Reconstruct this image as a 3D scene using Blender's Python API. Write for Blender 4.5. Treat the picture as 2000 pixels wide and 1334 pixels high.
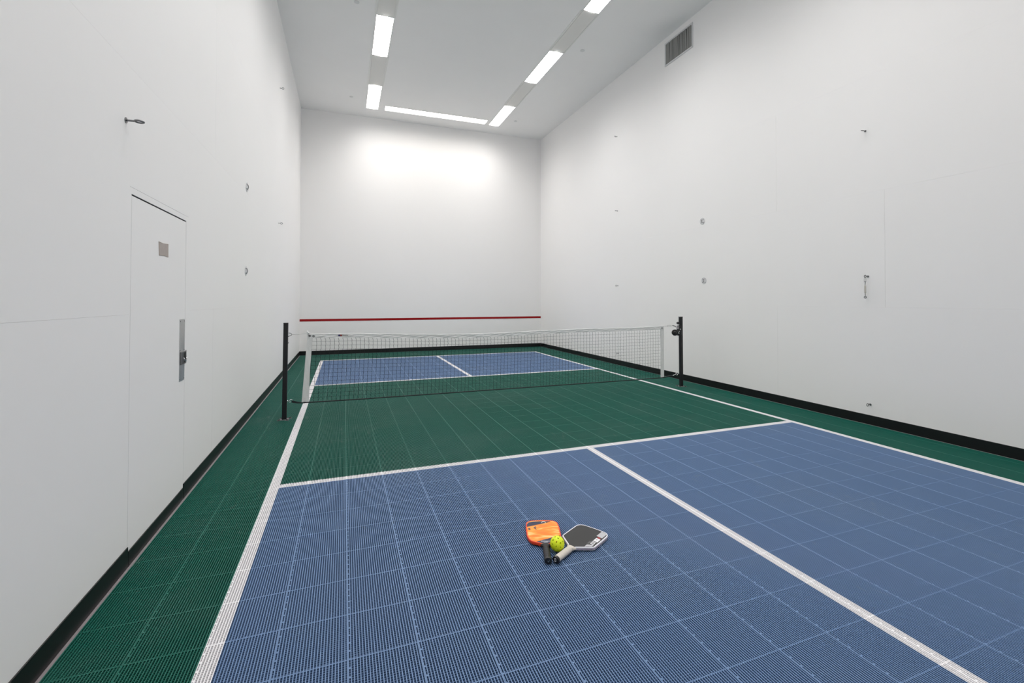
import bpy, bmesh, math, random
from mathutils import Vector, Matrix
for o in list(bpy.data.objects): bpy.data.objects.remove(o)
S = bpy.context.scene
C = S.collection
PI = math.pi
R = math.radians

# ---------------------------------------------------------------- room sizes (metres)
W, H, L = 6.096, 5.76, 12.19        # x 0..W, far wall at y=0, rear wall at y=-L
T = 0.2486                          # floor tile
# ---------------------------------------------------------------- camera
cam = bpy.data.cameras.new('camera'); co = bpy.data.objects.new('camera', cam); C.objects.link(co)
yaw, pitch, roll = 0.353493, 0.0144924, 0.000693
fw = Vector((math.sin(yaw)*math.cos(pitch), math.cos(yaw)*math.cos(pitch), math.sin(pitch)))
r0 = Vector((math.cos(yaw), -math.sin(yaw), 0)); u0 = r0.cross(fw)
rr = r0*math.cos(roll)+u0*math.sin(roll); uu = -r0*math.sin(roll)+u0*math.cos(roll)
m = Matrix((rr, uu, -fw)).transposed().to_4x4(); m.translation = Vector((0.975906, -11.569641, 1.286616))
co.matrix_world = m
cam.sensor_width = 36; cam.sensor_fit = 'HORIZONTAL'; cam.lens = 885.956/2000*36
cam.shift_x = 0; cam.shift_y = (573.138-667)/2000
cam.clip_start = 0.02; cam.clip_end = 60
S.camera = co
# ---------------------------------------------------------------- world, exposure
wd = bpy.data.worlds.new('world'); S.world = wd; wd.use_nodes = True
wd.node_tree.nodes['Background'].inputs[0].default_value = (0.5, 0.5, 0.5, 1)
wd.node_tree.nodes['Background'].inputs[1].default_value = 0.05
S.view_settings.view_transform = 'Standard'; S.view_settings.look = 'None'
S.view_settings.gamma = 1; S.view_settings.use_curve_mapping = False
S.view_settings.exposure = 0.0
LIGHT = 64.0                         # strength of every ceiling light diffuser
S.cycles.max_bounces = 16; S.cycles.diffuse_bounces = 12

# ================================================================ materials
def lin(c):
    return tuple((v/12.92 if v <= .04045 else ((v+.055)/1.055)**2.4) for v in [x/255 for x in c])
def mat(name, col, rough=.5, metal=0, spec=.5, noise=0, nscale=20, bump=0, bscale=60, emis=None, coat=0):
    M = bpy.data.materials.new(name); M.use_nodes = True
    nt = M.node_tree; b = nt.nodes['Principled BSDF']
    b.inputs['Base Color'].default_value = (*col, 1)
    b.inputs['Roughness'].default_value = rough; b.inputs['Metallic'].default_value = metal
    b.inputs['Specular IOR Level'].default_value = spec; b.inputs['Coat Weight'].default_value = coat
    tc = nt.nodes.new('ShaderNodeTexCoord')
    if noise:
        n = nt.nodes.new('ShaderNodeTexNoise'); n.inputs['Scale'].default_value = nscale; n.inputs['Detail'].default_value = 4
        nt.links.new(tc.outputs['Object'], n.inputs['Vector'])
        mx = nt.nodes.new('ShaderNodeMix'); mx.data_type = 'RGBA'
        mx.inputs[6].default_value = tuple(c*(1-noise) for c in col)+(1,)
        mx.inputs[7].default_value = tuple(min(1, c*(1+noise)) for c in col)+(1,)
        nt.links.new(n.outputs['Fac'], mx.inputs[0]); nt.links.new(mx.outputs[2], b.inputs['Base Color'])
    if bump:
        n = nt.nodes.new('ShaderNodeTexNoise'); n.inputs['Scale'].default_value = bscale; n.inputs['Detail'].default_value = 3
        nt.links.new(tc.outputs['Object'], n.inputs['Vector'])
        bp = nt.nodes.new('ShaderNodeBump'); bp.inputs['Strength'].default_value = 1; bp.inputs['Distance'].default_value = bump
        nt.links.new(n.outputs['Fac'], bp.inputs['Height']); nt.links.new(bp.outputs[0], b.inputs['Normal'])
    if emis:
        b.inputs['Emission Color'].default_value = (*emis[0], 1); b.inputs['Emission Strength'].default_value = emis[1]
    return M
M_wall = mat('white_wall_paint', (.888, .876, .870), .55, spec=.3, noise=.010, nscale=1.3, bump=.0004, bscale=9)
M_ceil = mat('ceiling_paint', (.90, .89, .88), .8, spec=.2, noise=.015, nscale=2)
M_filler = mat('ceiling_filler_panel', (.78, .765, .735), .6, spec=.3)
M_trimw = mat('white_metal_trim', (.80, .80, .77), .45, spec=.4)
M_diff = mat('light_diffuser', (.9, .9, .9), .4, emis=((1, .975, .958), LIGHT))
def lens_distribution(M, k=1.0):
    # prismatic lens: the fixture throws most of its light downward
    nt = M.node_tree; N = nt.nodes; K = nt.links.new; b = N['Principled BSDF']
    g = N.new('ShaderNodeNewGeometry'); d = N.new('ShaderNodeVectorMath'); d.operation = 'DOT_PRODUCT'
    K(g.outputs['Incoming'], d.inputs[0]); K(g.outputs['Normal'], d.inputs[1])
    a = N.new('ShaderNodeMath'); a.operation = 'ABSOLUTE'; K(d.outputs['Value'], a.inputs[0])
    p = N.new('ShaderNodeMath'); p.operation = 'POWER'; K(a.outputs[0], p.inputs[0]); p.inputs[1].default_value = 1.9
    q = N.new('ShaderNodeMath'); q.operation = 'MULTIPLY'; K(p.outputs[0], q.inputs[0]); q.inputs[1].default_value = LIGHT*k
    K(q.outputs[0], b.inputs['Emission Strength'])
lens_distribution(M_diff)
M_diff2 = mat('light_diffuser_dimmer', (.9, .9, .9), .4, emis=((1, .955, .90), LIGHT))
lens_distribution(M_diff2, .42)
M_diff3 = mat('light_diffuser_lowered', (.9, .9, .9), .4, emis=((1, .97, .94), LIGHT))
lens_distribution(M_diff3, .72)  # output lowered at both row ends to even out wall brightness
M_red = mat('red_line_paint', lin((150, 0, 4)), .5, spec=.3)
M_rubber = mat('black_rubber_base', (.006, .0065, .007), .33, spec=.5, noise=.3, nscale=6)
M_under = mat('black_underlay', (.02, .02, .02), .9)
M_sub = mat('concrete_subfloor', (.27, .24, .25), .8, noise=.15, nscale=30)
M_black = mat('black_powder_coat', (.012, .012, .014), .42, spec=.4)
M_blackp = mat('black_plastic', (.012, .012, .013), .3, spec=.5)
M_chrome = mat('bright_zinc', (.75, .75, .76), .22, metal=1)
M_steel = mat('brushed_steel', (.62, .615, .61), .38, metal=1, noise=.06, nscale=25)
M_dsteel = mat('dark_steel', (.22, .22, .225), .4, metal=1)
M_void = mat('dark_gap', (.02, .02, .02), .9)
M_pw = mat('painted_plate', (.66, .66, .67), .5)
M_vinyl = mat('white_vinyl_tape', (.76, .76, .755), .55, noise=.05, nscale=60, bump=.004, bscale=22)
M_cord = mat('black_net_cord', (.02, .022, .024), .8)
M_rope = mat('white_rope', (.6, .6, .58), .8)
M_patch = mat('beige_bare_patch', lin((176, 166, 160)), .8, noise=.1, nscale=40)
M_patche = mat('brown_patch_edge', lin((165, 148, 130)), .8)
M_louver = mat('grey_louver', (.30, .30, .29), .5, spec=.4)
M_slot = mat('vent_dark', (.04, .04, .04), .8)
M_disc = mat('cover_disc', (.72, .725, .72), .6)

def floor_material():
    M = bpy.data.materials.new('court_tile_plastic'); M.use_nodes = True
    nt = M.node_tree; N = nt.nodes; K = nt.links.new; b = N['Principled BSDF']
    geo = N.new('ShaderNodeNewGeometry'); sp = N.new('ShaderNodeSeparateXYZ'); K(geo.outputs['Position'], sp.inputs[0])
    def mth(op, a, c=None):
        n = N.new('ShaderNodeMath'); n.operation = op
        for i, v in enumerate((a, c)):
            if v is None: continue
            if hasattr(v, 'is_output'): K(v, n.inputs[i])
            else: n.inputs[i].default_value = v
        return n.outputs[0]
    def box(x0, x1, y0, y1):
        a = mth('MULTIPLY', mth('GREATER_THAN', sp.outputs[0], x0), mth('LESS_THAN', sp.outputs[0], x1))
        c = mth('MULTIPLY', mth('GREATER_THAN', sp.outputs[1], y0), mth('LESS_THAN', sp.outputs[1], y1))
        return mth('MULTIPLY', a, c)
    def union(bs):
        o = box(*bs[0])
        for q in bs[1:]: o = mth('MAXIMUM', o, box(*q))
        return o
    xl, xr = LX0, LX1
    blue = union([(xl, xr, YNB, YN1), (xl, xr, YF1, YFB)])
    lw = .0622
    white = union([(xl, xl+lw, YNB, YFB), (xr-lw, xr, YNB, YFB), (xl, xr, YN1, YN1+lw), (xl, xr, YF1-lw, YF1),
                   (xl, xr, YFB-lw, YFB), (xl, xr, YNB, YNB+lw), (XC-lw/2, XC+lw/2, YNB, YN1+.01), (XC-lw/2, XC+lw/2, YF1-.01, YFB)])
    def mix(f, a, c):
        n = N.new('ShaderNodeMix'); n.data_type = 'RGBA'
        if hasattr(f, 'is_output'): K(f, n.inputs[0])
        else: n.inputs[0].default_value = f
        for i, v in ((6, a), (7, c)):
            if hasattr(v, 'is_output'): K(v, n.inputs[i])
            else: n.inputs[i].default_value = (*v, 1)
        return n.outputs[2]
    c = mix(blue, GREEN, BLUE)
    # dusty scuffs: patches of pale dust on the coloured plastic
    n1 = N.new('ShaderNodeTexNoise'); n1.inputs['Scale'].default_value = 1.1; n1.inputs['Detail'].default_value = 6; n1.inputs['Roughness'].default_value = .65
    K(geo.outputs['Position'], n1.inputs['Vector'])
    r1 = N.new('ShaderNodeMapRange'); r1.inputs[1].default_value = .50; r1.inputs[2].default_value = .80; r1.inputs[4].default_value = .12
    K(n1.outputs['Fac'], r1.inputs[0])
    c = mix(r1.outputs[0], c, (.30, .34, .33))
    n2 = N.new('ShaderNodeTexNoise'); n2.inputs['Scale'].default_value = 7; n2.inputs['Detail'].default_value = 5; n2.inputs['Distortion'].default_value = 1.5
    mp = N.new('ShaderNodeMapping'); mp.inputs['Scale'].default_value = (1.6, .7, 1); K(geo.outputs['Position'], mp.inputs[0]); K(mp.outputs[0], n2.inputs['Vector'])
    r2 = N.new('ShaderNodeMapRange'); r2.inputs[1].default_value = .66; r2.inputs[2].default_value = .78; r2.inputs[4].default_value = .20
    K(n2.outputs['Fac'], r2.inputs[0])
    c = mix(r2.outputs[0], c, (.32, .37, .35))
    c = mix(white, c, (.88, .87, .885))
    K(c, b.inputs['Base Color'])
    b.inputs['Roughness'].default_value = .5; b.inputs['Specular IOR Level'].default_value = .35
    return M
# painted court, all in tiles of the grid
LX0, LX1 = 2*T+.0015, 22*T
XC = 12*T
YN0 = -8.335                        # a tile seam across the court
YN1 = YN0+T                         # service line of the near court (front edge of the paint)
YF1 = -4.096; YFB = -1.112; YNB = -11.07
GREEN = (.007, .122, .088); BLUE = (.146, .240, .415)
M_floor = floor_material()

# ================================================================ mesh helpers
def finish(bm, name, material, parent=None, smooth=False, loc=None):
    me = bpy.data.meshes.new(name); bmesh.ops.recalc_face_normals(bm, faces=bm.faces) if smooth is not None else None
    bm.to_mesh(me); bm.free()
    for x in (material if isinstance(material, (list, tuple)) else [material]): me.materials.append(x)
    o = bpy.data.objects.new(name, me); C.objects.link(o)
    if parent: o.parent = parent
    if loc: o.location = loc
    if smooth:
        for p in me.polygons: p.use_smooth = True
        if smooth == 'auto':
            me.set_sharp_from_angle(angle=R(35))
    return o
def box(bm, x0, x1, y0, y1, z0, z1, mi=0):
    v = [bm.verts.new(p) for p in ((x0,y0,z0),(x1,y0,z0),(x1,y1,z0),(x0,y1,z0),(x0,y0,z1),(x1,y0,z1),(x1,y1,z1),(x0,y1,z1))]
    for f in ((0,3,2,1),(4,5,6,7),(0,1,5,4),(1,2,6,5),(2,3,7,6),(3,0,4,7)):
        bm.faces.new([v[i] for i in f]).material_index = mi
    return v
def bevbox(bm, x0, x1, y0, y1, z0, z1, b=.002, seg=2):
    t = bmesh.new(); box(t, x0, x1, y0, y1, z0, z1)
    bmesh.ops.bevel(t, geom=t.edges[:], offset=b, segments=seg, affect='EDGES', profile=.6)
    merge(bm, t)
def merge(bm, t, M=None):
    mp = {}
    for v in t.verts: mp[v] = bm.verts.new(M @ v.co if M else v.co)
    for f in t.faces:
        try:
            g = bm.faces.new([mp[v] for v in f.verts]); g.material_index = f.material_index; g.smooth = f.smooth
        except ValueError: pass
    t.free()
def tube(bm, pts, r, n=8, closed=False, cap=True, mi=0):
    pts = [Vector(p) for p in pts]; k = len(pts); rings = []
    rad = r if isinstance(r, (list, tuple)) else [r]*k
    prev = None
    for i, p in enumerate(pts):
        a = pts[(i-1) % k] if (closed or i > 0) else p
        c = pts[(i+1) % k] if (closed or i < k-1) else p
        d = (c-a).normalized()
        if prev is None:
            up = Vector((0, 0, 1)) if abs(d.z) < .9 else Vector((1, 0, 0))
        else: up = prev
        s = d.cross(up).normalized(); q = s.cross(d).normalized(); prev = q
        rings.append([bm.verts.new(p+(s*math.cos(2*PI*j/n)+q*math.sin(2*PI*j/n))*rad[i]) for j in range(n)])
    m_ = k if closed else k-1
    for i in range(m_):
        A, B = rings[i], rings[(i+1) % k]
        for j in range(n):
            f = bm.faces.new((A[j], A[(j+1) % n], B[(j+1) % n], B[j])); f.material_index = mi
    if cap and not closed:
        bm.faces.new(rings[0][::-1]).material_index = mi; bm.faces.new(rings[-1]).material_index = mi
def cyl(bm, a, b, r, n=16, r2=None, mi=0):
    tube(bm, [a, b], [r, r if r2 is None else r2], n, mi=mi)
def lathe(bm, prof, n=24, M=None, mi=0):
    """profile of (radius, height) about local z, M places it"""
    rings = []
    for r, z in prof:
        rings.append([bm.verts.new((M or Matrix()) @ Vector((r*math.cos(2*PI*j/n), r*math.sin(2*PI*j/n), z))) for j in range(n)])
    for i in range(len(rings)-1):
        for j in range(n):
            bm.faces.new((rings[i][j], rings[i][(j+1) % n], rings[i+1][(j+1) % n], rings[i+1][j])).material_index = mi
    bm.faces.new(rings[0][::-1]).material_index = mi; bm.faces.new(rings[-1]).material_index = mi
def frame_to(axis, origin):
    z = Vector(axis).normalized(); x = z.orthogonal().normalized(); y = z.cross(x)
    M = Matrix((x, y, z)).transposed().to_4x4(); M.translation = Vector(origin); return M
def arc(c, r, a0, a1, n, ex, ey):
    ex, ey = Vector(ex), Vector(ey)
    return [Vector(c)+ex*(r*math.cos(a0+(a1-a0)*i/n))+ey*(r*math.sin(a0+(a1-a0)*i/n)) for i in range(n+1)]
def tag(o, label, cat, group=None):
    o['label'] = label; o['category'] = cat
    if group: o['group'] = group
    return o
def thing(name, label, cat, loc=(0,0,0), rotz=0, group=None):
    o = bpy.data.objects.new(name, None); C.objects.link(o); o.empty_display_size = .1
    o.location = loc; o.rotation_euler = (0, 0, rotz)
    return tag(o, label, cat, group)
def struct(o, label=None):
    o['kind'] = 'structure'
    if label: o['label'] = label
    return o
def dup(root, loc, label, rot=None):
    c = root.copy(); C.objects.link(c); c.location = loc
    if rot is not None: c.rotation_euler = rot
    c['label'] = label
    for ch in list(root.children):
        d = ch.copy(); C.objects.link(d); d.parent = c
        for g in ch.children:
            e = g.copy(); C.objects.link(e); e.parent = d
    return c
def text_mesh(s, size, extrude=.0002):
    cu = bpy.data.curves.new('t', 'FONT'); cu.body = s; cu.size = size; cu.extrude = extrude
    cu.align_x = 'CENTER'; cu.align_y = 'CENTER'; cu.offset = size*.02
    o = bpy.data.objects.new('t', cu); C.objects.link(o)
    bpy.context.view_layer.update()
    me = bpy.data.meshes.new_from_object(o.evaluated_get(bpy.context.evaluated_depsgraph_get()))
    bpy.data.objects.remove(o); bpy.data.curves.remove(cu)
    t = bmesh.new(); t.from_mesh(me); bpy.data.meshes.remove(me); return t

# ================================================================ setting
# ---- floor: modular open-grid tiles: ribs along y, lower cross ribs along x, solid tile edges with connector tabs
def build_floor():
    bm = bmesh.new(); P = T/24; hw = .00165; x0, x1, y0, y1 = .020, W-.020, -L+.02, -.02
    def prism_y(xa, xb, zt, zb):
        v = [bm.verts.new(p) for p in ((xa,y0,zb),(xa,y0,zt),(xb,y0,zt),(xb,y0,zb),(xa,y1,zb),(xa,y1,zt),(xb,y1,zt),(xb,y1,zb))]
        for f in ((0,1,5,4),(1,2,6,5),(2,3,7,6)): bm.faces.new([v[i] for i in f])
    def prism_x(ya, yb, zt, zb):
        v = [bm.verts.new(p) for p in ((x0,ya,zb),(x0,ya,zt),(x0,yb,zt),(x0,yb,zb),(x1,ya,zb),(x1,ya,zt),(x1,yb,zt),(x1,yb,zb))]
        for f in ((0,4,5,1),(1,5,6,2),(2,6,7,3)): bm.faces.new([v[i] for i in f])
    i = 1
    while i*P < x1:
        x = i*P
        if x > x0:
            if i % 24 == 0:      # two tile edges side by side
                prism_y(x-.0036, x-.0002, 0, -.0125); prism_y(x+.0002, x+.0032, 0, -.0125)
            else: prism_y(x-hw, x+hw, 0, -.0125)
        i += 1
    n = int(L/P)+2
    off = (YN0 % T)
    j = -int(L/P)-2
    while True:
        y = off+j*P
        if y > y1: break
        if y > y0:
            if j % 24 == 0: prism_x(y-.0026, y-.0002, -.0017, -.012); prism_x(y+.0002, y+.0026, -.0017, -.012)
            else: prism_x(y-.0008, y+.0008, -.0040, -.012)
        j += 1
    # connector loops between the tile edge and the next rib
    k = 1
    while k*T < x1:
        x = k*T; j = int(-L/(T/6))-1
        while True:
            y = off % (T/6) + j*T/6
            if y > y1-.02: break
            if y > y0+.02:
                v = [bm.verts.new(p) for p in ((x+.0034,y-.0035,-.0008),(x+.0098,y-.0035,-.0008),(x+.0098,y+.0035,-.0008),(x+.0034,y+.0035,-.0008),
                     (x+.0034,y-.0035,-.006),(x+.0098,y-.0035,-.006))]
                bm.faces.new(v[:4]); bm.faces.new((v[0], v[4], v[5], v[1]))
            j += 1
        k += 1
    o = finish(bm, 'floor', M_floor, smooth=None)
    struct(o, 'blue and green ribbed plastic court tiles with white lines')
    bm = bmesh.new(); box(bm, -.2, W+.2, -L-.2, .2, -.06, -.0135)
    s = finish(bm, 'underlay', M_under, o)
    bm = bmesh.new()
    for (a, b_, c_, d) in ((.0, .0195, -L, 0), (W-.0195, W, -L, 0), (.0195, W-.0195, -.0195, 0)):
        box(bm, a, b_, c_, d, -.0135, -.003)
    finish(bm, 'edge_strip', M_sub, o)['label'] = 'grey strip showing between tiles and wall base'
build_floor()

GP = .0014
def side_wall(name, xin, sgn, opening=None, ypan=()):
    """cladding panels with hairline joints. sgn: +1 = room lies towards +x"""
    bm = bmesh.new()
    zr = [-.06, 1.215, 2.41, 3.63, 4.85, H+.05]
    def pan(ya, yb, za, zb):
        if yb-ya < .002 or zb-za < .002: return
        a, b_ = (xin-.018*sgn, xin) if sgn > 0 else (xin, xin-.018*sgn)
        box(bm, a, b_, ya, yb, za, zb)
    for i in range(5):
        cuts = [-L-.1]+sorted(ypan[i])+[.1]
        for k in range(len(cuts)-1):
            ya, yb, za, zb = cuts[k]+GP/2, cuts[k+1]-GP/2, zr[i]+GP/6, zr[i+1]-GP/6
            if opening:
                oa, ob, oz = opening
                if ya < ob and yb > oa and za < oz:
                    pan(ya, min(oa, yb), za, zb); pan(max(ob, ya), yb, za, zb)
                    if zb > oz: pan(max(ya, oa), min(yb, ob), oz, zb)
                    continue
            pan(ya, yb, za, zb)
    # backing wall
    a, b_ = (xin-.15*sgn, xin-.019*sgn); a, b_ = min(a, b_), max(a, b_)
    if opening:
        oa, ob, oz = opening
        box(bm, a, b_, -L-.1, oa, -.06, H+.05); box(bm, a, b_, ob, .1, -.06, H+.05); box(bm, a, b_, oa, ob, oz, H+.05)
    else: box(bm, a, b_, -L-.1, .1, -.06, H+.05)
    return struct(finish(bm, name, M_wall))
DY0, DY1, DZ = -8.863, -8.049, 1.803       # door opening
wl = side_wall('wall_left', 0, 1, (DY0-.0175, DY1+.0455, 1.836), ([-7.38], [], [-7.36], [-7.36], []))
# header and slim frame around the opening, with their own hairline joint
bm = bmesh.new()
box(bm, -.018, 0, DY0-.0175, DY1+.0455, DZ, 1.8345)
box(bm, -.018, 0, DY0-.0175, DY0, -.012, DZ); box(bm, -.018, 0, DY1, DY1+.0455, -.012, DZ)
finish(bm, 'door_surround', M_wall, wl)
side_wall('wall_right', W, -1, None, ([-7.36], [-8.58], [-7.36], [], []))
bm = bmesh.new(); box(bm, -.15, W+.15, 0, .15, -.06, H+.05); struct(finish(bm, 'wall_far', M_wall), 'white end wall with a red line across it')
bm = bmesh.new(); box(bm, -.15, W+.15, -L-.15, -L, -.06, H+.05); struct(finish(bm, 'wall_rear', M_wall))
bm = bmesh.new(); box(bm, -.15, W+.15, -L-.15, .15, H, H+.15); struct(finish(bm, 'ceiling', M_ceil))
bm = bmesh.new(); box(bm, 0.0005, W-.0005, -.0025, 0, .784, .8372)
struct(finish(bm, 'trim_1', M_red), 'thin red line painted across the far wall')
def baseboard(name, segs):
    bm = bmesh.new()
    for s in segs: bevbox(bm, *s, b=.0015, seg=1)
    return struct(finish(bm, name, M_rubber), 'black rubber wall base')
baseboard('baseboard_left', [(0, .005, DY1-.012, 0, -.003, .0955), (0, .005, -L, DY0, -.003, .0955)])
baseboard('baseboard_right', [(W-.005, W, -L, 0, -.003, .0955)])
baseboard('baseboard_far', [(0.005, W-.005, -.005, 0, -.003, .0955)])
baseboard('baseboard_rear', [(0.005, W-.005, -L, -L+.005, -.003, .0955)])

# ---- door
d = bpy.data.objects.new('door_1', None); C.objects.link(d); d.location = (0, (DY0+DY1)/2, 0); struct(d, 'flush white door in the left wall with steel plate and pull')
d['category'] = 'door'
def dpart(bm, name, m_, parent=d, smooth=False):
    o = finish(bm, name, m_, smooth=smooth); o.parent = parent; o.location = Vector((0,0,0))
    if parent is d: o.matrix_parent_inverse = Matrix.Translation(-Vector(d.location))
    return o
bm = bmesh.new(); bevbox(bm, -.045, -.0005, DY0+.004, DY1-.0015, .006, DZ-.008, b=.0012, seg=1); dpart(bm, 'door_leaf', M_wall)
bm = bmesh.new(); box(bm, -.14, -.12, DY0-.1, DY1+.1, -.05, 1.95); box(bm, -.12, -.0185, DY0-.03, DY0-.018, -.05, 1.9)
box(bm, -.05, -.004, DY0+.002, DY1-.002, DZ-.0075, DZ-.0005); box(bm, -.05, -.0012, DY0+.0003, DY0+.0037, .075, DZ-.001)  # dark strips filling the top and side gaps, their shade put in as colour
dpart(bm, 'door_gap_shade', M_void)
bm = bmesh.new(); bevbox(bm, -.0005, .0045, DY0+.003, DY1-.016, -.003, .0715, b=.001, seg=1); dpart(bm, 'kick_strip', M_rubber)
bm = bmesh.new(); bevbox(bm, -.0005, .0015, -8.156, -8.061, .769, 1.163, b=.0007, seg=1); pp = dpart(bm, 'push_plate', M_steel)
bm = bmesh.new()
for yy in (-8.147, -8.070):
    for zz in (1.150, .965, .782): lathe(bm, [(.0045, 0), (.0045, .001), (.002, .002)], 10, frame_to((1, 0, 0), (.0015, yy, zz)))
dpart(bm, 'screws', M_dsteel, pp)
# flush cup pull: rim, dark cup, folding ring
bm = bmesh.new(); y0, y1, z0, z1 = -8.144, -8.056, .874, .955
for a in ((y0, y0+.010, z0, z1), (y1-.007, y1, z0, z1), (y0+.010, y1-.007, z1-.008, z1), (y0+.010, y1-.007, z0, z0+.006)):
    bevbox(bm, .0015, .010, *a, b=.001, seg=1)
hd = dpart(bm, 'door_handle', M_dsteel)
bm = bmesh.new(); box(bm, .0015, .003, y0+.010, y1-.007, z0+.006, z1-.008); dpart(bm, 'cup', M_dsteel, hd)
bm = bmesh.new(); tube(bm, [(.012, -8.085, .884), (.018, -8.090, .896), (.020, -8.080, .910), (.014, -8.072, .921)], .0032, 8)
tube(bm, [(.012, -8.112, .915), (.016, -8.106, .900), (.012, -8.095, .893)], .0028, 8)
dpart(bm, 'pull_ring', M_chrome, hd, smooth=True)
bm = bmesh.new(); bevbox(bm, 0, .003, -8.0365, -8.0265, .876, .957, b=.0008, seg=1)
st = finish(bm, 'strike_plate', M_dsteel, wl)
bm = bmesh.new()
t = bmesh.new()
pv = [(-8.514, 1.612), (-8.45, 1.608), (-8.371, 1.613), (-8.369, 1.538), (-8.43, 1.541), (-8.507, 1.537)]
t1 = [t.verts.new((.0008, a, b_)) for a, b_ in pv]; t0 = [t.verts.new((-.0005, a, b_)) for a, b_ in pv]
t.faces.new(t1)
for i in range(6): t.faces.new((t1[i], t1[(i+1) % 6], t0[(i+1) % 6], t0[i]))
merge(bm, t); pt = dpart(bm, 'notice_patch', M_patch)
pt['label'] = 'beige square where a notice was peeled off'
bm = bmesh.new()
for i in range(6):
    a, b_ = pv[i], pv[(i+1) % 6]; tube(bm, [(.0006, *a), (.0006, *b_)], .0011, 6)
dpart(bm, 'glue_edge', M_patche, pt)

# ================================================================ ceiling lights (1 x 4 ft), two rows and a pair across the far end
def make_light(label, M_d=None):
    t = thing('ceiling_light', label, 'ceiling light', (0, 0, H), 0, 'long white ceiling lights')
    w2, l2 = .130, .6075
    bm = bmesh.new()
    for a in ((-w2-.012, -w2, -l2, l2), (w2, w2+.012, -l2, l2), (-w2-.012, w2+.012, -l2-.010, -l2), (-w2-.012, w2+.012, l2, l2+.010)):
        bevbox(bm, a[0], a[1], a[2], a[3], -.009, 0, b=.0015, seg=1)
    finish(bm, 'light_frame', M_trimw, t)
    bm = bmesh.new()     # prismatic lens, slightly bowed below the frame
    nx = 8; rows = []
    for i in range(nx+1):
        x = -w2+2*w2*i/nx; z = -.006-.008*math.sin(PI*i/nx)
        rows.append([bm.verts.new((x, y, z)) for y in (-l2, l2)])
    for i in range(nx): bm.faces.new((rows[i][0], rows[i+1][0], rows[i+1][1], rows[i][1]))
    tp = [bm.verts.new((x, y, -.002)) for x, y in ((-w2, -l2), (w2, -l2), (w2, l2), (-w2, l2))]
    bm.faces.new([r_[0] for r_ in rows]+[tp[1], tp[0]]); bm.faces.new([r_[1] for r_ in rows]+[tp[2], tp[3]])
    finish(bm, 'diffuser', M_d or M_diff, t)
    return t
def make_filler(label):
    t = thing('ceiling_filler', label, 'ceiling panel', (0, 0, H), 0, 'flat panels between the ceiling lights')
    bm = bmesh.new(); box(bm, -.128, .128, -.592, .592, -.006, 0); finish(bm, 'panel', M_filler, t)
    for s in (-1, 1):
        bm = bmesh.new(); bevbox(bm, *sorted((s*.138, s*.162)), -.592, .592, -.007, 0, b=.001, seg=1); finish(bm, 'rail', M_trimw, t)
    return t
XA, XB = 1.553, 4.533
lights = [
 ((XA, -1.173), 0, 'left-row ceiling light nearest the far wall, short one beside the crossways pair'),
 ((XA, -3.622), 0, 'second ceiling light of the left row, the larger white oblong near the photo top'),
 ((XB, -1.182), 0, 'right-row ceiling light nearest the far wall, at the right end of the crossways pair'),
 ((XB, -3.629), 0, 'middle visible ceiling light of the right row, slanting oblong'),
 ((XB, -6.072), 0, 'right-row ceiling light cut off by the top edge of the photo'),
 ((2.446, -.695), 1, 'left one of the two lights set crossways along the far wall'),
 ((3.680, -.703), 1, 'right one of the two lights set crossways along the far wall'),
 ((XA, -6.072), 0, 'third light of the left ceiling row, just above the photo frame'),
 ((XA, -8.515), 0, 'fourth light of the left ceiling row, over the door'),
 ((XB, -8.515), 0, 'fourth light of the right ceiling row, opposite the door'),
 ((XA, -10.96), 0, 'rearmost light of the left ceiling row'),
 ((XB, -10.96), 0, 'rearmost light of the right ceiling row'),
]
l0 = None
for (x, y), rot, lab in lights:
    if rot: l1 = make_light(lab, M_diff2); l1.location = (x, y, H); l1.rotation_euler = (0, 0, PI/2)
    elif y > -1.5 or y < -10: l1 = make_light(lab, M_diff3); l1.location = (x, y, H)
    elif l0 is None: l0 = make_light(lab); l0.location = (x, y, H)
    else: dup(l0, (x, y, H), lab, (0, 0, PI/2*rot))
f0 = None
for (x, y), lab in [((XA, -2.397), 'flat grey panel between the two left-row ceiling lights in view'), ((XA, -4.847), 'flat grey panel in the left ceiling row running up out of the photo'),
                    ((XB, -2.405), 'flat grey panel between the far and middle lights of the right row'), ((XB, -4.850), 'flat grey panel between the middle and cut-off lights of the right row'),
                    ((XA, -7.293), 'flat panel of the left ceiling row, above the net side of the door'), ((XB, -7.293), 'flat panel of the right ceiling row, across from the door'),
                    ((XA, -9.737), 'last flat panel of the left ceiling row'), ((XB, -9.737), 'last flat panel of the right ceiling row')]:
    if f0 is None: f0 = make_filler(lab); f0.location = (x, y, H)
    else: dup(f0, (x, y, H), lab)
# sprinkler cover discs
k0 = None
for x, y, lab in [(1.092, -1.034, 'faint round ceiling cover left of the short far light'), (1.121, -4.434, 'faint round ceiling cover at the top, left of the left light row'),
                  (4.961, -1.02, 'faint round ceiling cover between the far right light and the right wall'), (4.95, -4.439, 'faint round ceiling cover beside the right-row filler panel'),]:
    if k0 is None:
        bm = bmesh.new(); lathe(bm, [(.036, 0), (.040, -.003), (.038, -.0075), (.030, -.009), (.001, -.0095)], 32)
        k0 = tag(finish(bm, 'sprinkler_cover', M_disc, smooth='auto', loc=(x, y, H)), lab, 'sprinkler cover', 'round covers on the ceiling')
    else:
        c = k0.copy(); C.objects.link(c); c.location = (x, y, H); c['label'] = lab

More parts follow.
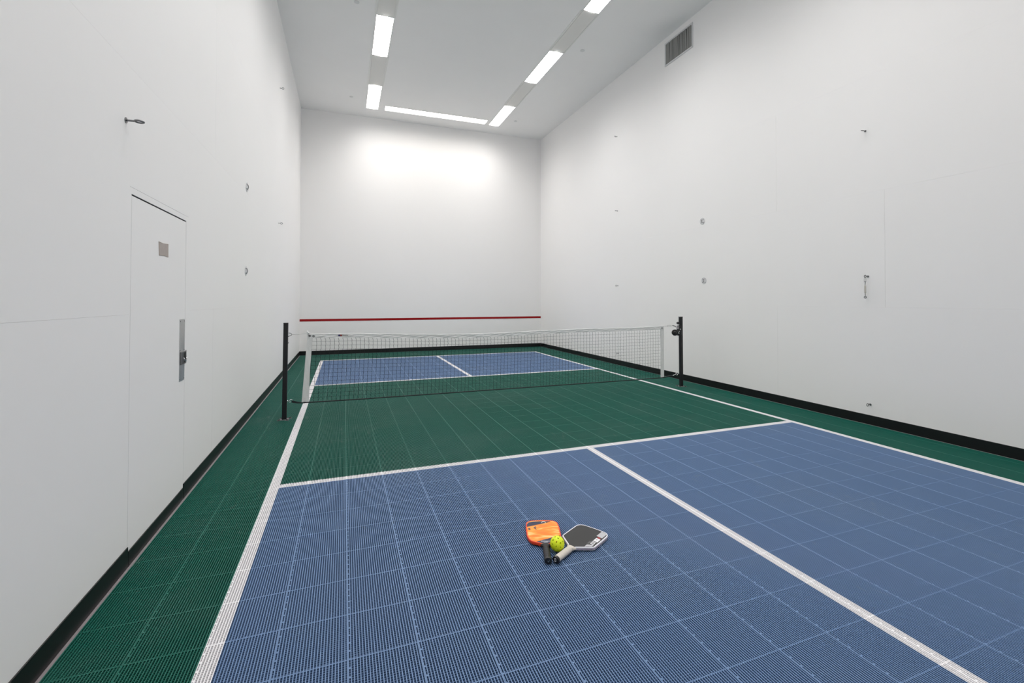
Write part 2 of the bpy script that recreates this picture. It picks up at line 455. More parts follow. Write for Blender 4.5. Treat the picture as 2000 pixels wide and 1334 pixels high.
# ================================================================ wall vent
t = thing('wall_vent', 'rectangular white-framed air vent high on the right wall, dark upright louvers', 'vent', (W, -5.582, 5.267))
bm = bmesh.new(); hy = .332; zz = .401
for a in ((-hy, -hy+.026, 0, zz), (hy-.026, hy, 0, zz), (-hy+.026, hy-.026, 0, .030), (-hy+.026, hy-.026, zz-.030, zz)):
    bevbox(bm, -.010, 0, a[0], a[1], a[2], a[3], b=.003, seg=1)
finish(bm, 'vent_frame', M_pw, t)
bm = bmesh.new(); box(bm, -.0012, 0, -hy+.026, hy-.026, .030, zz-.030); finish(bm, 'backing', M_slot, t)
random.seed(5)
nl = 18
for i in range(nl):
    y = -hy+.026+(i+.5)*(2*hy-.052)/nl
    a = R(random.choice((24, 30, 40, 50, 18, 34))) ; w_ = .0105
    bm = bmesh.new(); q = bmesh.new(); box(q, -.0006, .0006, -w_, w_, .030, zz-.030)
    merge(bm, q, Matrix.Translation((-.0105, y, 0)) @ Matrix.Rotation(a, 4, 'Z') @ Matrix.Rotation(R(random.uniform(-1.2, 1.2)), 4, 'X'))
    for v in bm.verts: v.co.x = min(v.co.x, -.0013)
    finish(bm, 'louver', M_louver, t)

# ================================================================ wall hardware
def make_eyebolt(label):
    """local +x points away from the wall"""
    t = thing('eye_bolt', label, 'eye bolt', (0, 0, 0), 0, 'eye bolts in the side walls')
    bm = bmesh.new(); lathe(bm, [(.011, 0), (.011, .002), (.006, .003)], 16, frame_to((1, 0, 0), (0, 0, 0))); finish(bm, 'washer', M_dsteel, t, smooth='auto')
    bm = bmesh.new(); cyl(bm, (.001, 0, 0), (.028, 0, 0), .0036, 10); finish(bm, 'shank', M_dsteel, t, smooth='auto')
    bm = bmesh.new(); tube(bm, arc((.042, 0, 0), .0135, 0, 2*PI-PI/12, 23, (1, 0, 0), (0, 0, 1)), .0036, 8, closed=True); finish(bm, 'ring', M_dsteel, t, smooth=True)
    return t
bolts = [
 ((0, -8.935, 2.136), 90, 'large eye bolt on the left wall above the door, ring lying flat'),
 ((0, -3.618, 4.634), 15, 'small eye bolt high on the left wall near the far corner'),
 ((0, -3.668, 2.485), 0, 'eye bolt on the left wall above and left of the red line'),
 ((W, -3.785, 4.572), 20, 'highest small eye bolt on the right wall near the far corner'),
 ((W, -3.796, 3.073), 90, 'second eye bolt down on the right wall near the far corner'),
 ((W, -3.807, 1.574), 0, 'third eye bolt down on the right wall, above the net top'),
 ((W, -3.819, .228), 0, 'low eye bolt on the right wall seen through the net'),
 ((W, -8.408, 3.063), 70, 'eye bolt on the near right wall with nothing hanging from it'),
 ((W, -8.418, 1.535), 0, 'eye bolt on the near right wall holding the small turnbuckle'),
 ((W, -8.429, .206), 0, 'low eye bolt on the near right wall just above the black base')]
e0 = None
for loc, roll_, lab in bolts:
    rot = (R(roll_), 0, 0) if loc[0] == 0 else (R(roll_), 0, PI)
    if e0 is None: e0 = make_eyebolt(lab); e0.location = loc; e0.rotation_euler = rot
    else: dup(e0, loc, lab, rot)
bl = [o for o in C.objects if o.get('label', '').startswith('large eye bolt')][0]; bl.scale = (1.25, 1.25, 1.25)
def make_padeye(label):
    t = thing('anchor_plate', label, 'wall anchor', (0, 0, 0), 0, 'round anchor plates on the side walls')
    bm = bmesh.new(); lathe(bm, [(.050, 0), (.052, .0015), (.050, .004), (.001, .0042)], 32, frame_to((1, 0, 0), (0, 0, 0))); finish(bm, 'plate', M_pw, t, smooth='auto')
    bm = bmesh.new(); tube(bm, arc((.004, 0, 0), .024, -PI/2, PI/2, 12, (.5, 0, 0), (0, 0, 1)), .0036, 8); finish(bm, 'loop', M_dsteel, t, smooth=True)
    for s in (45, 135, 225, 315):
        bm = bmesh.new(); lathe(bm, [(.0065, .003), (.0065, .007), (.004, .0085)], 6, frame_to((1, 0, 0), (0, .036*math.cos(R(s)), .036*math.sin(R(s)))))
        finish(bm, 'bolt', M_dsteel, t)
    return t
p0 = None
for loc, lab in [((0, -6.121, 2.479), 'upper round anchor plate on the left wall between door and far corner'), ((0, -6.134, 1.591), 'lower round anchor plate on the left wall, above the left net post'),
                 ((W, -6.093, 2.492), 'upper round anchor plate on the right wall'), ((W, -6.118, 1.584), 'lower round anchor plate on the right wall above the right net post')]:
    rot = (0, 0, 0) if loc[0] == 0 else (0, 0, PI)
    if p0 is None: p0 = make_padeye(lab); p0.location = loc
    else: dup(p0, loc, lab, rot)
# quick link and turnbuckle hanging from the eye bolt
hx, hy_ = W-.044, -8.418
bm = bmesh.new(); c = (hx, hy_, 1.502)
tube(bm, arc((hx, hy_, 1.508), .0085, 0, PI, 8, (0, 1, 0), (0, 0, 1))+arc((hx, hy_, 1.482), .0085, PI, 2*PI, 8, (0, 1, 0), (0, 0, 1)), .0026, 8, closed=True)
tag(finish(bm, 'quick_link', M_steel, smooth=True), 'small steel link joining the near right eye bolt to the turnbuckle', 'link')
t = thing('turnbuckle', 'small pale-bodied turnbuckle hanging on the near right wall', 'turnbuckle', (hx, hy_, 1.30))
bm = bmesh.new(); lathe(bm, [(.003, .055), (.0075, .062), (.0085, .075), (.0085, .125), (.0075, .138), (.003, .146)], 12)
finish(bm, 'body', mat('turnbuckle_body', (.55, .53, .48), .5), t, smooth='auto')
bm = bmesh.new(); tube(bm, [(0, 0, .144), (0, 0, .160), (.003, 0, .168), (.006, 0, .176), (.001, 0, .183), (-.004, 0, .177)], .0032, 8); finish(bm, 'hook', M_dsteel, t, smooth=True)
bm = bmesh.new(); cyl(bm, (0, 0, .028), (0, 0, .058), .0034, 8); finish(bm, 'screw_rod', M_dsteel, t, smooth='auto')
bm = bmesh.new(); tube(bm, arc((0, 0, .018), .0095, 0, 2*PI-PI/10, 19, (0, 1, 0), (0, 0, 1)), .0042, 8, closed=True); finish(bm, 'eye', M_dsteel, t, smooth=True)

# ================================================================ net posts
PLx, PLy, PRx, PRy = .3745, -6.125, 5.703, -6.066
def make_post(name_label, x, y, lean, h):
    t = thing('net_post', name_label, 'net post', (x, y, 0), 0, 'black posts holding the net')
    hw = .0225
    bm = bmesh.new(); q = bmesh.new(); box(q, -hw, hw, -hw, hw, 0.003, h)
    bmesh.ops.bevel(q, geom=[e for e in q.edges if abs(e.verts[0].co.z-e.verts[1].co.z) > .5], offset=.004, segments=2, affect='EDGES')
    for v in q.verts: v.co.x += lean*v.co.z/h
    merge(bm, q); finish(bm, 'pole', M_black, t, smooth='auto')
    bm = bmesh.new(); bevbox(bm, lean-hw-.001, lean+hw+.001, -hw-.001, hw+.001, h-.004, h+.004, b=.0015, seg=2); finish(bm, 'end_cap', M_blackp, t)
    # floor flange: round plate with four lugs and bolts
    bm = bmesh.new(); lathe(bm, [(.045, .0005), (.047, .002), (.045, .004), (.024, .0045)], 28)
    for k in range(4):
        a = PI/4+k*PI/2-.2; cx, cy = .058*math.cos(a), .058*math.sin(a)
        lathe(bm, [(.021, .0005), (.022, .002), (.020, .004), (.001, .0041)], 18, Matrix.Translation((cx, cy, 0)))
    fl = finish(bm, 'base_plate', mat('grey_flange', (.16, .15, .155), .45, metal=.4), t, smooth='auto')
    for k in range(4):
        a = PI/4+k*PI/2-.2; bm = bmesh.new(); lathe(bm, [(.012, .004), (.012, .009), (.007, .011)], 6, Matrix.Translation((.06*math.cos(a), .06*math.sin(a), 0)))
        finish(bm, 'floor_bolt', M_black, fl)
    return t
pl = make_post('black square post at the left end of the net', PLx, PLy, .009, 1.035)
px = lambda x: x-PLx
bm = bmesh.new(); tube(bm, [(px(.404), 0, .888), (px(.425), 0, .898), (px(.438), 0, .904), (px(.442), 0, .912), (px(.436), 0, .920), (px(.425), 0, .926), (px(.410), 0, .928)], .0032, 8)
finish(bm, 'top_hook', M_dsteel, pl, smooth=True)
bm = bmesh.new(); lathe(bm, [(.006, 0), (.006, .004), (.003, .007)], 10, frame_to((1, 0, 0), (px(.4055), 0, .822))); finish(bm, 'screw', M_dsteel, pl)
bm = bmesh.new(); tube(bm, [(px(.4025), -.01, .205), (px(.408), -.01, .193), (px(.422), -.01, .198), (px(.434), -.01, .210), (px(.447), -.01, .207), (px(.452), -.01, .195)], .0042, 8)
tube(bm, [(px(.425), -.012, .182), (px(.434), -.012, .182)], .007, 8)
finish(bm, 'bottom_hook', M_chrome, pl, smooth=True)
pr = make_post('black square post at the right end of the net with the tension winder', PRx, PRy, -.004, 1.035)
qx = lambda x: x-PRx
bm = bmesh.new(); lathe(bm, [(.012, 0), (.018, .006), (.019, .030), (.016, .036), (.001, .037)], 16, frame_to((-1, -.1, 0), (qx(5.664), -.005, .945))); finish(bm, 'knob', M_blackp, pr, smooth='auto')
# winder: bracket, big reel, small reel, silver strap and pawls
bm = bmesh.new(); bevbox(bm, qx(5.640), qx(5.678), -.035, .02, .770, .905, b=.002, seg=1); wb = finish(bm, 'winder_bracket', M_black, pr)
ax = Vector((-.62, -.78, 0)).normalized()
bm = bmesh.new(); o_ = Vector((qx(5.632), -.032, .812))
lathe(bm, [(.020, -.012), (.044, -.008), (.047, -.002), (.044, .004), (.022, .006), (.016, .012), (.001, .013)], 28, frame_to(ax, o_+Vector((-.066, 0, -.006))))
finish(bm, 'winder_reel', M_blackp, pr, smooth='auto')
bm = bmesh.new(); lathe(bm, [(.020, -.012), (.041, -.010), (.044, -.002), (.042, .005), (.012, .006), (.001, .007)], 28, frame_to(ax, o_+Vector((-.014, -.018, -.008))))
finish(bm, 'ratchet_wheel', M_blackp, pr, smooth='auto')
bm = bmesh.new()
for dz, dx in ((.014, .012), (-.010, .002)): lathe(bm, [(.009, 0), (.009, .006), (.004, .009)], 8, frame_to(ax, o_+Vector((-.014+dx, -.018, -.004+dz))+ax*.006))
finish(bm, 'winder_bolt', M_chrome, pr, smooth='auto')
bm = bmesh.new(); bevbox(bm, qx(5.575), qx(5.660), -.034, -.028, .880, .892, b=.002, seg=1); bevbox(bm, qx(5.585), qx(5.640), -.036, -.030, .858, .868, b=.002, seg=1)
bevbox(bm, qx(5.655), qx(5.672), -.036, -.026, .848, .862, b=.002, seg=1)
tube(bm, [(qx(5.59), -.03, .892), (qx(5.61), -.03, .912), (qx(5.645), -.03, .925)], .004, 8)
finish(bm, 'winder_strap', M_chrome, pr, smooth='auto')
bm = bmesh.new(); tube(bm, [(qx(5.541), -.012, .912), (qx(5.560), -.014, .906), (qx(5.60), -.02, .893), (qx(5.650), -.028, .874)], [.005, .0055, .007, .007], 8); finish(bm, 'pawl_lever', M_blackp, pr, smooth=True)
bm = bmesh.new(); tube(bm, [(qx(5.664), -.012, .193), (qx(5.648), -.012, .196), (qx(5.638), -.012, .190)], .0055, 8)
tube(bm, arc((qx(5.615), -.012, .190), .017, 0, 2*PI-PI/10, 19, (1, 0, .25), (-.25, 0, 1)), .0048, 8, closed=True)
tube(bm, [(qx(5.600), -.012, .186), (qx(5.570), -.012, .178), (qx(5.530), -.012, .170)], [.006, .005, .0065], 8)
finish(bm, 'bottom_hook', M_chrome, pr, smooth=True)

# ================================================================ net
net = thing('court_net', 'black mesh court net with white top and side bands, slung between the two posts', 'net', (0, 0, 0))
def ny(x): return PLy+(PRy-PLy)*(x-PLx)/(PRx-PLx)
topc = [(.596, .916), (.70, .912), (.82, .909), (1.126, .903), (1.40, .888), (1.70, .877), (2.1, .866), (2.322, .862), (2.7, .863), (2.995, .868), (3.396, .880), (3.942, .889), (4.523, .888), (5.037, .892), (5.387, .902)]
botc = [(.542, .170), (.61, .1665), (1.13, .161), (2.0, .158), (3.0, .155), (4.5, .149), (4.9, .148), (5.33, .150), (5.387, .154)]
def interp(c, x):
    if x <= c[0][0]: return c[0][1]
    for (a, p), (b_, q_) in zip(c, c[1:]):
        if x <= b_: return p+(q_-p)*(x-a)/(b_-a)
    return c[-1][1]
def ztop(x): return interp(topc, x)
def zbot(x): return interp(botc, x)
TH = .044
def npt(u, v):
    """u 0..1 across the mesh, v 0..1 bottom to top; left edge leans like the band"""
    xl = .612+.033*v; xr = 5.334-.004*v
    x = xl+(xr-xl)*u
    zb, zt = zbot(x)+.004, ztop(x)-TH+.006
    return x, zb+(zt-zb)*v
random.seed(2)
bm = bmesh.new()
NU, NV = 102, 16
def npos(i, j):
    u, v = i/NU, j/NV
    x, z = npt(u, v)
    x += -.012*max(0, v-.93)/.07*(1 if i > 0 else 0)*max(0, 1-u*1.3)
    return Vector((x, ny(x)+.002*math.sin(i*.7+j*.9), z))
for j in range(1, NV):
    tube(bm, [npos(i, j) for i in range(NU+1)], .00105, 4, cap=False)
for i in range(0, NU+1):
    q = []
    for j in range(NV, -1, -1):
        p = npos(i, j); q.append(p)
        if j > 0 and 0 < i < NU:
            n_ = npos(i, j-1); q.append(p.lerp(n_, .78)+Vector((.0048, 0, 0)))
    tube(bm, q, .00165, 4, cap=False)
finish(bm, 'netting', M_cord, net)
# top band: folded vinyl over the cable, wrinkled
def band(fn_edges, n, thick, name, m_, wr=.003):
    bm = bmesh.new(); rows = []
    for i in range(n+1):
        A, B = fn_edges(i/n); A, B = Vector(A), Vector(B); ring = []
        k = 8
        for q in range(k+1):
            p = A.lerp(B, q/k); w_ = math.sin(PI*min(1, q/k*1.0+.12))
            off = wr*(math.sin(i*.83+q*1.1)+.8*math.sin(i*.31-q*.8)+.6*math.sin(i*1.9+q*.5))*.5*(q > 0)
            ring.append((p, off))
        vs = [bm.verts.new(p+Vector((0, -thick+o_, 0))) for p, o_ in ring]+[bm.verts.new(p+Vector((0, thick+o_, 0))) for p, o_ in reversed(ring)]
        rows.append(vs)
    for i in range(n):
        for q in range(len(rows[0])): bm.faces.new((rows[i][q], rows[i+1][q], rows[i+1][(q+1) % len(rows[0])], rows[i][(q+1) % len(rows[0])]))
    bm.faces.new(rows[0]); bm.faces.new(rows[-1][::-1])
    return finish(bm, name, m_, net, smooth='auto')
def fe(t_):
    x = .600+(5.385-.600)*t_
    w_ = .0016*math.sin(x*17)+.0012*math.sin(x*41+1)
    return (x, ny(x), ztop(x)), (x, ny(x), ztop(x)-TH+w_)
tb = band(fe, 260, .0035, 'top_band', M_vinyl, .0035)
bm = bmesh.new(); tube(bm, [(x, ny(x), ztop(x)+.0005) for x in [.600+i*(5.385-.6)/80 for i in range(81)]], .0052, 8); finish(bm, 'cable_fold', M_vinyl, tb, smooth=True)
def se_l(t_):
    z0_, z1_ = .910, .168; z = z0_+(z1_-z0_)*t_
    xo = .597-.054*t_; xi = .645-.034*t_ + .003*math.sin(t_*9)
    return (xi, ny(xi), z), (xo, ny(xo), z+.004)
band(se_l, 40, .003, 'side_band', M_vinyl, .003)
def se_r(t_):
    z = .898-.745*t_
    return (5.388+.001*math.sin(t_*11), ny(5.38), z), (5.331-.002*t_, ny(5.33), z-.004)
band(se_r, 40, .003, 'side_band', M_vinyl, .003)
bm = bmesh.new(); tube(bm, [(x, ny(x)-.002, zbot(x)-.002) for x in [.56+i*(5.37-.56)/60 for i in range(61)]], .0068, 8); finish(bm, 'bottom_cord', M_cord, net, smooth=True)
# straps to the post hooks
bm = bmesh.new(); q = []
for x, z, h_ in ((.446, .190, .012), (.470, .183, .0125), (.500, .174, .009), (.545, .167, .006), (.575, .165, .0045)):
    q.append([bm.verts.new((x, ny(x)-.012+s*.0015, z+k*h_)) for s, k in ((-1, -1), (-1, 1), (1, 1), (1, -1))])
for a, b_ in zip(q, q[1:]):
    for k in range(4): bm.faces.new((a[k], b_[k], b_[(k+1) % 4], a[(k+1) % 4]))
bm.faces.new(q[0][::-1]); bm.faces.new(q[-1])
finish(bm, 'bottom_strap', M_cord, net)
bm = bmesh.new(); tube(bm, [(5.365, ny(5.36)-.003, .150), (5.42, ny(5.42)-.006, .156), (5.47, ny(5.47)-.010, .167), (5.535, ny(5.53)-.012, .173)], [.008, .009, .008, .007], 8)
finish(bm, 'bottom_strap', M_cord, net, smooth=True)
bm = bmesh.new(); tube(bm, [(.440, PLy, .912), (.50, PLy, .911), (.55, PLy, .915), (.600, PLy, .917)], .0028, 8); finish(bm, 'tie_rope', M_rope, net, smooth=True)
bm = bmesh.new()
for p, r_ in (((.596, PLy-.004, .935), .010), ((.604, PLy-.005, .927), .011), ((.600, PLy-.004, .919), .009)):
    q = bmesh.new(); bmesh.ops.create_icosphere(q, subdivisions=2, radius=r_); merge(bm, q, Matrix.Translation(p))
tube(bm, [(.594, PLy-.006, .925), (.592, PLy-.006, .942), (.600, PLy-.006, .950)], .004, 8)
finish(bm, 'rope_knot', mat('white_knot', (.85, .85, .85), .7), net, smooth=True)
for x, z in ((.6195, .892), (.6585, .889), (5.352, .876)):
    bm = bmesh.new(); tube(bm, arc((x, ny(x)-.0065, z), .0095, 0, 2*PI-PI/10, 19, (1, 0, 0), (0, 0, 1)), .0030, 8, closed=True); finish(bm, 'grommet', M_dsteel, net, smooth=True)
bm = bmesh.new(); tube(bm, [(.603, PLy-.007, .907), (.615, PLy-.010, .897), (.628, PLy-.009, .888)], .0024, 6); finish(bm, 'lacing', M_cord, net)
# cable to the right, ending in a snap link
bm = bmesh.new(); tube(bm, [(5.383, ny(5.38), .9015), (5.42, ny(5.42), .903), (5.455, ny(5.45), .904)], .0026, 8); finish(bm, 'tension_cable', M_steel, net, smooth=True)
bm = bmesh.new(); yy = ny(5.48)
tube(bm, arc((5.463, yy, .904), .011, PI/2, 3*PI/2, 8, (1, 0, 0), (0, 0, 1))+arc((5.515, yy, .905), .008, -PI/2, PI/2, 8, (1, 0, 0), (0, 0, 1)), .0030, 8, closed=True)
tube(bm, [(5.520, yy, .905), (5.535, yy, .908), (5.552, yy, .909)], .003, 8)
finish(bm, 'snap_link', M_steel, net, smooth=True)
# printed mark and word near the left end of the top band
lg0 = Vector((.911, 0, .8785))
def flat(parent, name, pts, y, m_):
    bm = bmesh.new(); a = [bm.verts.new((x, y-.0006, z)) for x, z in pts]; b2 = [bm.verts.new((x, y+.0012, z)) for x, z in pts]
    bm.faces.new(a); n = len(pts)
    for i in range(n): bm.faces.new((a[i], a[(i+1) % n], b2[(i+1) % n], b2[i]))
    return finish(bm, name, m_, parent)
LY = ny(.95)-.0085
flat(tb, 'blue_mark', [(.9105, .8815), (.9305, .8815), (.9305, .8975), (.9135, .8975)], LY, mat('logo_blue', (.006, .01, .12), .5))
flat(tb, 'red_mark', [(.9312, .8815), (.9505, .8815), (.9485, .8975), (.9312, .8975)], LY, mat('logo_red', (.32, .02, .008), .5))
q = text_mesh('Gamma', .021); bm = bmesh.new(); merge(bm, q, Matrix.Translation((.9825, LY, .889)) @ Matrix.Rotation(PI/2, 4, 'X')); finish(bm, 'lettering', mat('logo_grey', (.16, .17, .17), .5), tb)

# ================================================================ paddles
def fillet(poly, n=8):
    """poly: (x, y, radius) -> smooth outline"""
    out = []
    k = len(poly)
    for i, (x, y, r) in enumerate(poly):
        p = Vector((x, y)); a = Vector(poly[i-1][:2])-p; b_ = Vector(poly[(i+1) % k][:2])-p
        if r <= 0: out.append(p); continue
        ang = a.angle(b_); dd = min(r/math.tan(ang/2), a.length*.499, b_.length*.499); rr_ = dd*math.tan(ang/2)
        p1 = p+a.normalized()*dd; p2 = p+b_.normalized()*dd
        c = p+(a.normalized()+b_.normalized()).normalized()*math.hypot(rr_, dd)
        a1 = math.atan2(*(p1-c).yx); a2 = math.atan2(*(p2-c).yx)
        da = (a2-a1+PI) % (2*PI)-PI
        for q in range(n+1): t_ = a1+da*q/n; out.append(c+Vector((math.cos(t_), math.sin(t_)))*rr_)
    return out
def _g(q):
    a = 2*PI*(q+.5)/16; k = 1/max(math.cos((a+PI/8) % (PI/4)-PI/8), .5)   # rounded octagon
    k = 1+(k-1)*.55
    return k*math.cos(a), k*math.sin(a)
def GC(q): return _g(q)[0]
def GS(q): return _g(q)[1]
def make_paddle(label, half, faceM, guardM, gripM, capM, loc, rot, grip_r=.0160, stripeM=None):
    """paddle lying flat: local y runs from butt to head, local z up"""
    t = thing('pickleball_paddle', label, 'paddle', (loc[0], loc[1], 0), R(rot), 'paddles lying on the blue court')
    tilt = Matrix.Translation((0, 0, .0178)) @ Matrix.Rotation(-R(1.40), 4, 'X')
    full = [(-x, y, r) for x, y, r in half] + [(x, y, r) for x, y, r in reversed(half)]
    pts = fillet(full)
    def inset(d_):
        o = []; k = len(pts)
        for i, p in enumerate(pts):
            a = (pts[i]-pts[i-1]); b_ = (pts[(i+1) % k]-pts[i]); tn = (a.normalized()+b_.normalized())
            if tn.length < 1e-6: tn = a
            tn.normalize(); nrm = Vector((tn.y, -tn.x)); o.append(p+nrm*d_)
        return o
    # outline runs clockwise or counter-clockwise: choose the inward side
    area = sum(pts[i-1].x*pts[i].y-pts[i].x*pts[i-1].y for i in range(len(pts)))
    sg = -1 if area > 0 else 1
    inn = inset(.005*sg)
    def P3(p, z): return tilt @ Vector((p.x, p.y, z))
    bm = bmesh.new(); hz = .0068
    a = [bm.verts.new(P3(p, hz)) for p in inn]; b_ = [bm.verts.new(P3(p, -hz)) for p in inn]
    bm.faces.new(a); bm.faces.new(b_[::-1]); k = len(inn)
    for i in range(k): bm.faces.new((a[i], a[(i+1) % k], b_[(i+1) % k], b_[i]))
    face = finish(bm, 'paddle_face', faceM, t)
    # edge guard: rounded channel around the head, open at the throat
    prof = [(-.006, .0076), (-.003, .0082), (-.0005, .0074), (.0009, .0018), (.0009, -.0022), (-.0005, -.0074), (-.003, -.0082), (-.006, -.0076)]
    bm = bmesh.new(); rings = []
    order = list(range(k))
    for i in order:
        ring = []
        for o_, z in prof:
            p = pts[i]+(inn[i]-pts[i])*(-o_/.005)
            ring.append(bm.verts.new(P3(p, z)))
        rings.append(ring)
    start = 0
    for i in range(k-1):
        for q in range(len(prof)-1):
            f = bm.faces.new((rings[i][q], rings[i+1][q], rings[i+1][q+1], rings[i][q+1]))
            if stripeM and q == 3: f.material_index = 1
    guard = finish(bm, 'edge_guard', [guardM]+([stripeM] if stripeM else []), t, smooth='auto')
    # grip: eight-sided handle wrapped in tape, and the throat collar
    bm = bmesh.new(); rg = []
    ys = [.006+i*(.128/26) for i in range(27)]
    for i, y in enumerate(ys):
        s = 1.02+(.022 if (i % 4 == 0) else 0)
        if y < .020: s *= 1.05
        if y > .120: s *= 1-.12*(y-.12)/.014
        rg.append([bm.verts.new(tilt @ Vector((grip_r*1.08*s*GC(q), y+.0022*GC(q), grip_r*.93*s*GS(q)))) for q in range(16)])
    for yb, wd_, hd_ in ((.141, .0195, .0115), (.150, .0240, .0098), (.154, .0250, .0088)):
        rg.append([bm.verts.new(tilt @ Vector((wd_*1.08*GC(q), yb, hd_*GS(q)))) for q in range(16)])
    for a_, b2 in zip(rg, rg[1:]):
        for q in range(16): bm.faces.new((a_[q], a_[(q+1) % 16], b2[(q+1) % 16], b2[q]))
    bm.faces.new(rg[0][::-1]); bm.faces.new(rg[-1])
    grip = finish(bm, 'grip', gripM, t, smooth='auto')
    bm = bmesh.new(); rg = []
    for y, s in ((-.001, .76), (-.0005, .98), (.002, 1.06), (.008, 1.10), (.0125, 1.07)):
        rg.append([bm.verts.new(tilt @ Vector((grip_r*1.08*s*GC(q), y, grip_r*.95*s*GS(q)))) for q in range(16)])
    for a_, b2 in zip(rg, rg[1:]):
        for q in range(16): bm.faces.new((a_[q], a_[(q+1) % 16], b2[(q+1) % 16], b2[q]))
    bm.faces.new(rg[0][::-1]); bm.faces.new(rg[-1])
    cap = finish(bm, 'butt_cap', capM, t)
    return t, face, cap, tilt
def on_face(parent, name, pts, tilt, m_, z=.0071):
    bm = bmesh.new(); a = [bm.verts.new(tilt @ Vector((x, y, z))) for x, y in pts]; b2 = [bm.verts.new(tilt @ Vector((x, y, .0066))) for x, y in pts]
    bm.faces.new(a); n = len(pts)
    for i in range(n): bm.faces.new((a[i], a[(i+1) % n], b2[(i+1) % n], b2[i]))
    return finish(bm, name, m_, parent)
def on_butt(parent, name, strokes, tilt, m_, r_=.0011):
    bm = bmesh.new()
    for s in strokes: tube(bm, [tilt @ Vector((x, -.0012, z)) for x, z in s], r_, 6)
    return finish(bm, name, m_, parent)

def orange_face():
    M = bpy.data.materials.new('orange_print'); M.use_nodes = True; nt = M.node_tree; N = nt.nodes; K = nt.links.new; b = N['Principled BSDF']
    tc = N.new('ShaderNodeTexCoord'); mp = N.new('ShaderNodeMapping'); mp.inputs['Rotation'].default_value = (0, 0, R(-13)); mp.inputs['Scale'].default_value = (9, 42, 1)
    K(tc.outputs['Object'], mp.inputs[0])
    n = N.new('ShaderNodeTexNoise'); n.inputs['Scale'].default_value = 1.35; n.inputs['Detail'].default_value = 1.5; n.inputs['Distortion'].default_value = .6; K(mp.outputs[0], n.inputs['Vector'])
    cr = N.new('ShaderNodeValToRGB'); e = cr.color_ramp.elements
    e[0].position = .40; e[0].color = (1, .215, .006, 1); e[1].position = .70; e[1].color = (1, .66, .26, 1)
    x_ = cr.color_ramp.elements.new(.54); x_.color = (1, .34, .02, 1)
    K(n.outputs['Fac'], cr.inputs[0]); K(cr.outputs[0], b.inputs['Base Color']); b.inputs['Roughness'].default_value = .35
    return M
M_navy = mat('navy_print', (.012, .020, .060), .4)
M_wprint = mat('white_print', (.82, .82, .84), .4)
M_oguard = mat('orange_edge_guard', (.88, .065, .014), .35)
M_wguard = mat('white_edge_guard', (.80, .79, .84), .35)
M_maroon = mat('edge_stripe_print', (.22, .12, .18), .5, noise=.5, nscale=70)
M_bgrip = mat('black_overgrip', (.016, .015, .017), .5, noise=.3, nscale=120)
M_wgrip = mat('cream_overgrip', (.62, .57, .51), .75, noise=.08, nscale=90)
M_carbon = mat('charcoal_carbon_face', (.022, .022, .022), .55, noise=.12, nscale=300)
half_o = [(.021, .150, 0), (.030, .157, .02), (.078, .180, .05), (.0925, .235, .10), (.0940, .330, .15), (.088, .408, .060), (.020, .4165, .30)]
po, face_o, cap_o, tl = make_paddle('orange paddle with black grip lying left of the yellow ball', half_o, orange_face(), M_oguard, M_bgrip, M_blackp, (1.912, -9.545), -19.3)
on_face(face_o, 'navy_corner', [(-.0895, .336), (.030, .386), (.052, .4025), (.0, .4035), (-.050, .4005), (-.074, .390), (-.086, .370)], tl, M_navy)
on_face(face_o, 'navy_throat', [(-.045, .1735), (-.024, .157), (.024, .157), (.076, .185), (.0885, .225), (.0895, .2395)], tl, M_navy)
on_face(face_o, 'orange_logo_bar', [(-.079, .302), (-.068, .305), (-.071, .322), (-.082, .319)], tl, M_navy)
on_face(face_o, 'logo_stroke', [(-.052, .329), (-.046, .333), (-.035, .309), (-.038, .305), (-.046, .316)], tl, M_navy)
on_face(face_o, 'logo_dot', [(-.052+.006*math.cos(a), .334+.006*math.sin(a)) for a in [i*PI/5 for i in range(10)]], tl, M_navy) if False else None
on_face(face_o, 'logo_dot', [(-.040+.0055*math.cos(a), .334+.0055*math.sin(a)) for a in [i*PI/5 for i in range(10)]], tl, M_navy)
bm = bmesh.new(); tube(bm, [tl @ Vector((.010+.011*math.cos(a), .386+.011*math.sin(a), .0073)) for a in [R(-20)+i*R(220)/10 for i in range(11)]], .0022, 6)
finish(bm, 'white_emblem', M_wprint, face_o)
q = text_mesh('EXTREME', .0108); bm = bmesh.new(); merge(bm, q, tl @ Matrix.Translation((.0022, .1765, .0073))); finish(bm, 'lettering', M_wprint, face_o)
q = text_mesh('TOUR', .0078); bm = bmesh.new(); merge(bm, q, tl @ Matrix.Translation((.0022, .1660, .0073))); finish(bm, 'lettering', M_wprint, face_o)
on_butt(cap_o, 'cap_mark', [[(-.003, .001), (.001, -.005), (.006, .006)]], tl, mat('cap_print', (.22, .28, .33), .4))
half_w = [(.019, .150, 0), (.026, .156, .01), (.0965, .2135, .016), (.0975, .300, 0), (.0965, .394, .048), (.020, .399, .30)]
pw, face_w, cap_w, tl = make_paddle('white-edged charcoal paddle with cream grip lying right of the yellow ball', half_w, M_carbon, M_wguard, M_wgrip, M_blackp, (1.9490, -9.5485), -58.7, stripeM=M_maroon)
M_gprint = mat('grey_print', (.50, .50, .52), .45); M_rprint = mat('red_print', (.36, .012, .015), .45); M_dprint = mat('dark_grey_print', (.10, .10, .10), .5)
on_face(face_w, 'grey_panel', [(.048, .330), (.0835, .325), (.0835, .377), (.070, .386), (.048, .391)], tl, M_gprint)
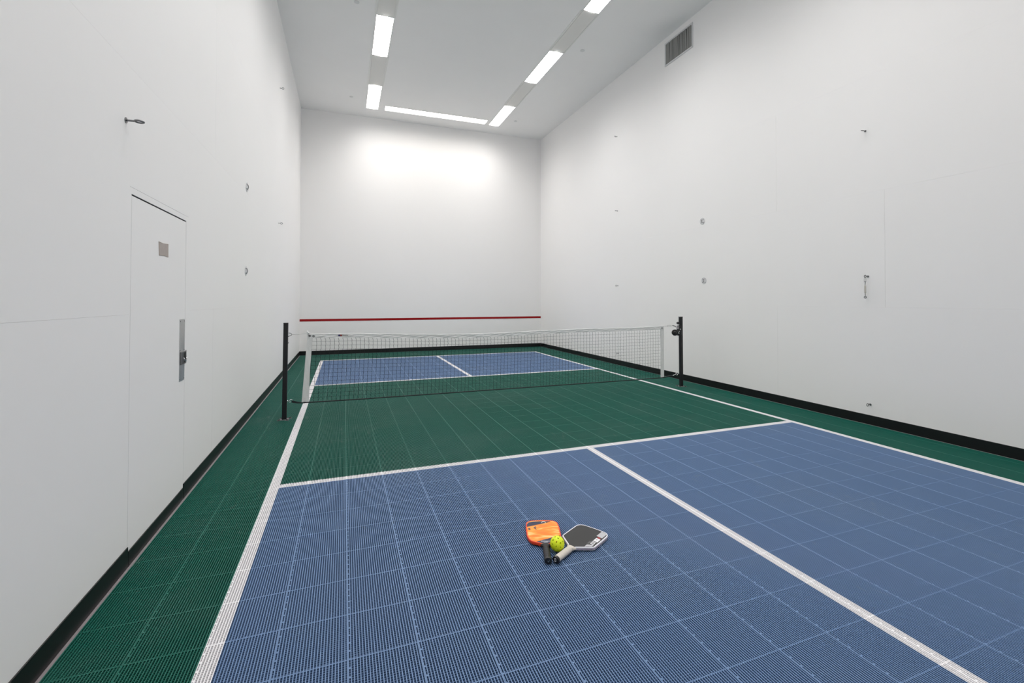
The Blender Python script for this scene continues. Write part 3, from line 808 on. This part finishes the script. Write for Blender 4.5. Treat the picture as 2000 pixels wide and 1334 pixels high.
on_face(face_w, 'grey_panel', [(.052, .192), (.066, .205), (.082, .216), (.082, .236), (.052, .218)], tl, M_gprint)
on_face(face_w, 'dark_panel', [(.046, .226), (.056, .230), (.056, .258), (.046, .258)], tl, M_dprint)
on_face(face_w, 'red_block', [(.060, .312), (.078, .309), (.078, .322), (.060, .325)], tl, M_rprint)
on_face(face_w, 'white_label', [(.058, .274), (.084, .271), (.084, .307), (.058, .310)], tl, M_wprint)
for a in (.238, .250, .262):
    on_face(face_w, 'white_stroke', [(.058, a), (.081, a-.003), (.081, a+.003), (.058, a+.006)], tl, M_wprint)
on_face(face_w, 'grey_stroke', [(.064, .288), (.072, .287), (.072, .300), (.064, .301)], tl, M_gprint, z=.0075)
on_butt(cap_w, 'cap_mark', [[(-.0045, .007), (-.0035, -.007)], [(.0025, .007), (.0035, -.007)], [(-.0045, .007), (.0025, .007)], [(-.0035, -.007), (.0035, -.007)]], tl, M_wprint)

# ================================================================ ball
bm = bmesh.new(); bmesh.ops.create_icosphere(bm, subdivisions=6, radius=.037)
N_ = 40; ga = PI*(3-math.sqrt(5)); hr = .0036; dirs = []
for i in range(N_):
    z = 1-2*(i+.5)/N_; r_ = math.sqrt(1-z*z); dirs.append(Vector((r_*math.cos(ga*i), r_*math.sin(ga*i), z)))
kill = []
for f in bm.faces:
    c = f.calc_center_median().normalized()
    if any((c-d_).length*.037 < hr for d_ in dirs): kill.append(f)
bmesh.ops.delete(bm, geom=kill, context='FACES')
for v in bm.verts:
    if v.is_boundary:
        n = v.co.normalized(); d_ = min(dirs, key=lambda q: (q-n).length)
        tng = (n-d_*n.dot(d_)).normalized(); a_ = hr/.037
        v.co = (d_*math.cos(a_)+tng*math.sin(a_))*.037
ball = finish(bm, 'pickleball', mat('yellow_plastic', (.78, .90, .02), .4, spec=.4), smooth=True, loc=(2.0068, -9.4495, .0372))
so = ball.modifiers.new('wall', 'SOLIDIFY'); so.thickness = .002; so.offset = -1
ball.rotation_euler = (R(20), R(35), R(10))
tag(ball, 'yellow-green perforated plastic ball between the two paddle grips', 'ball')
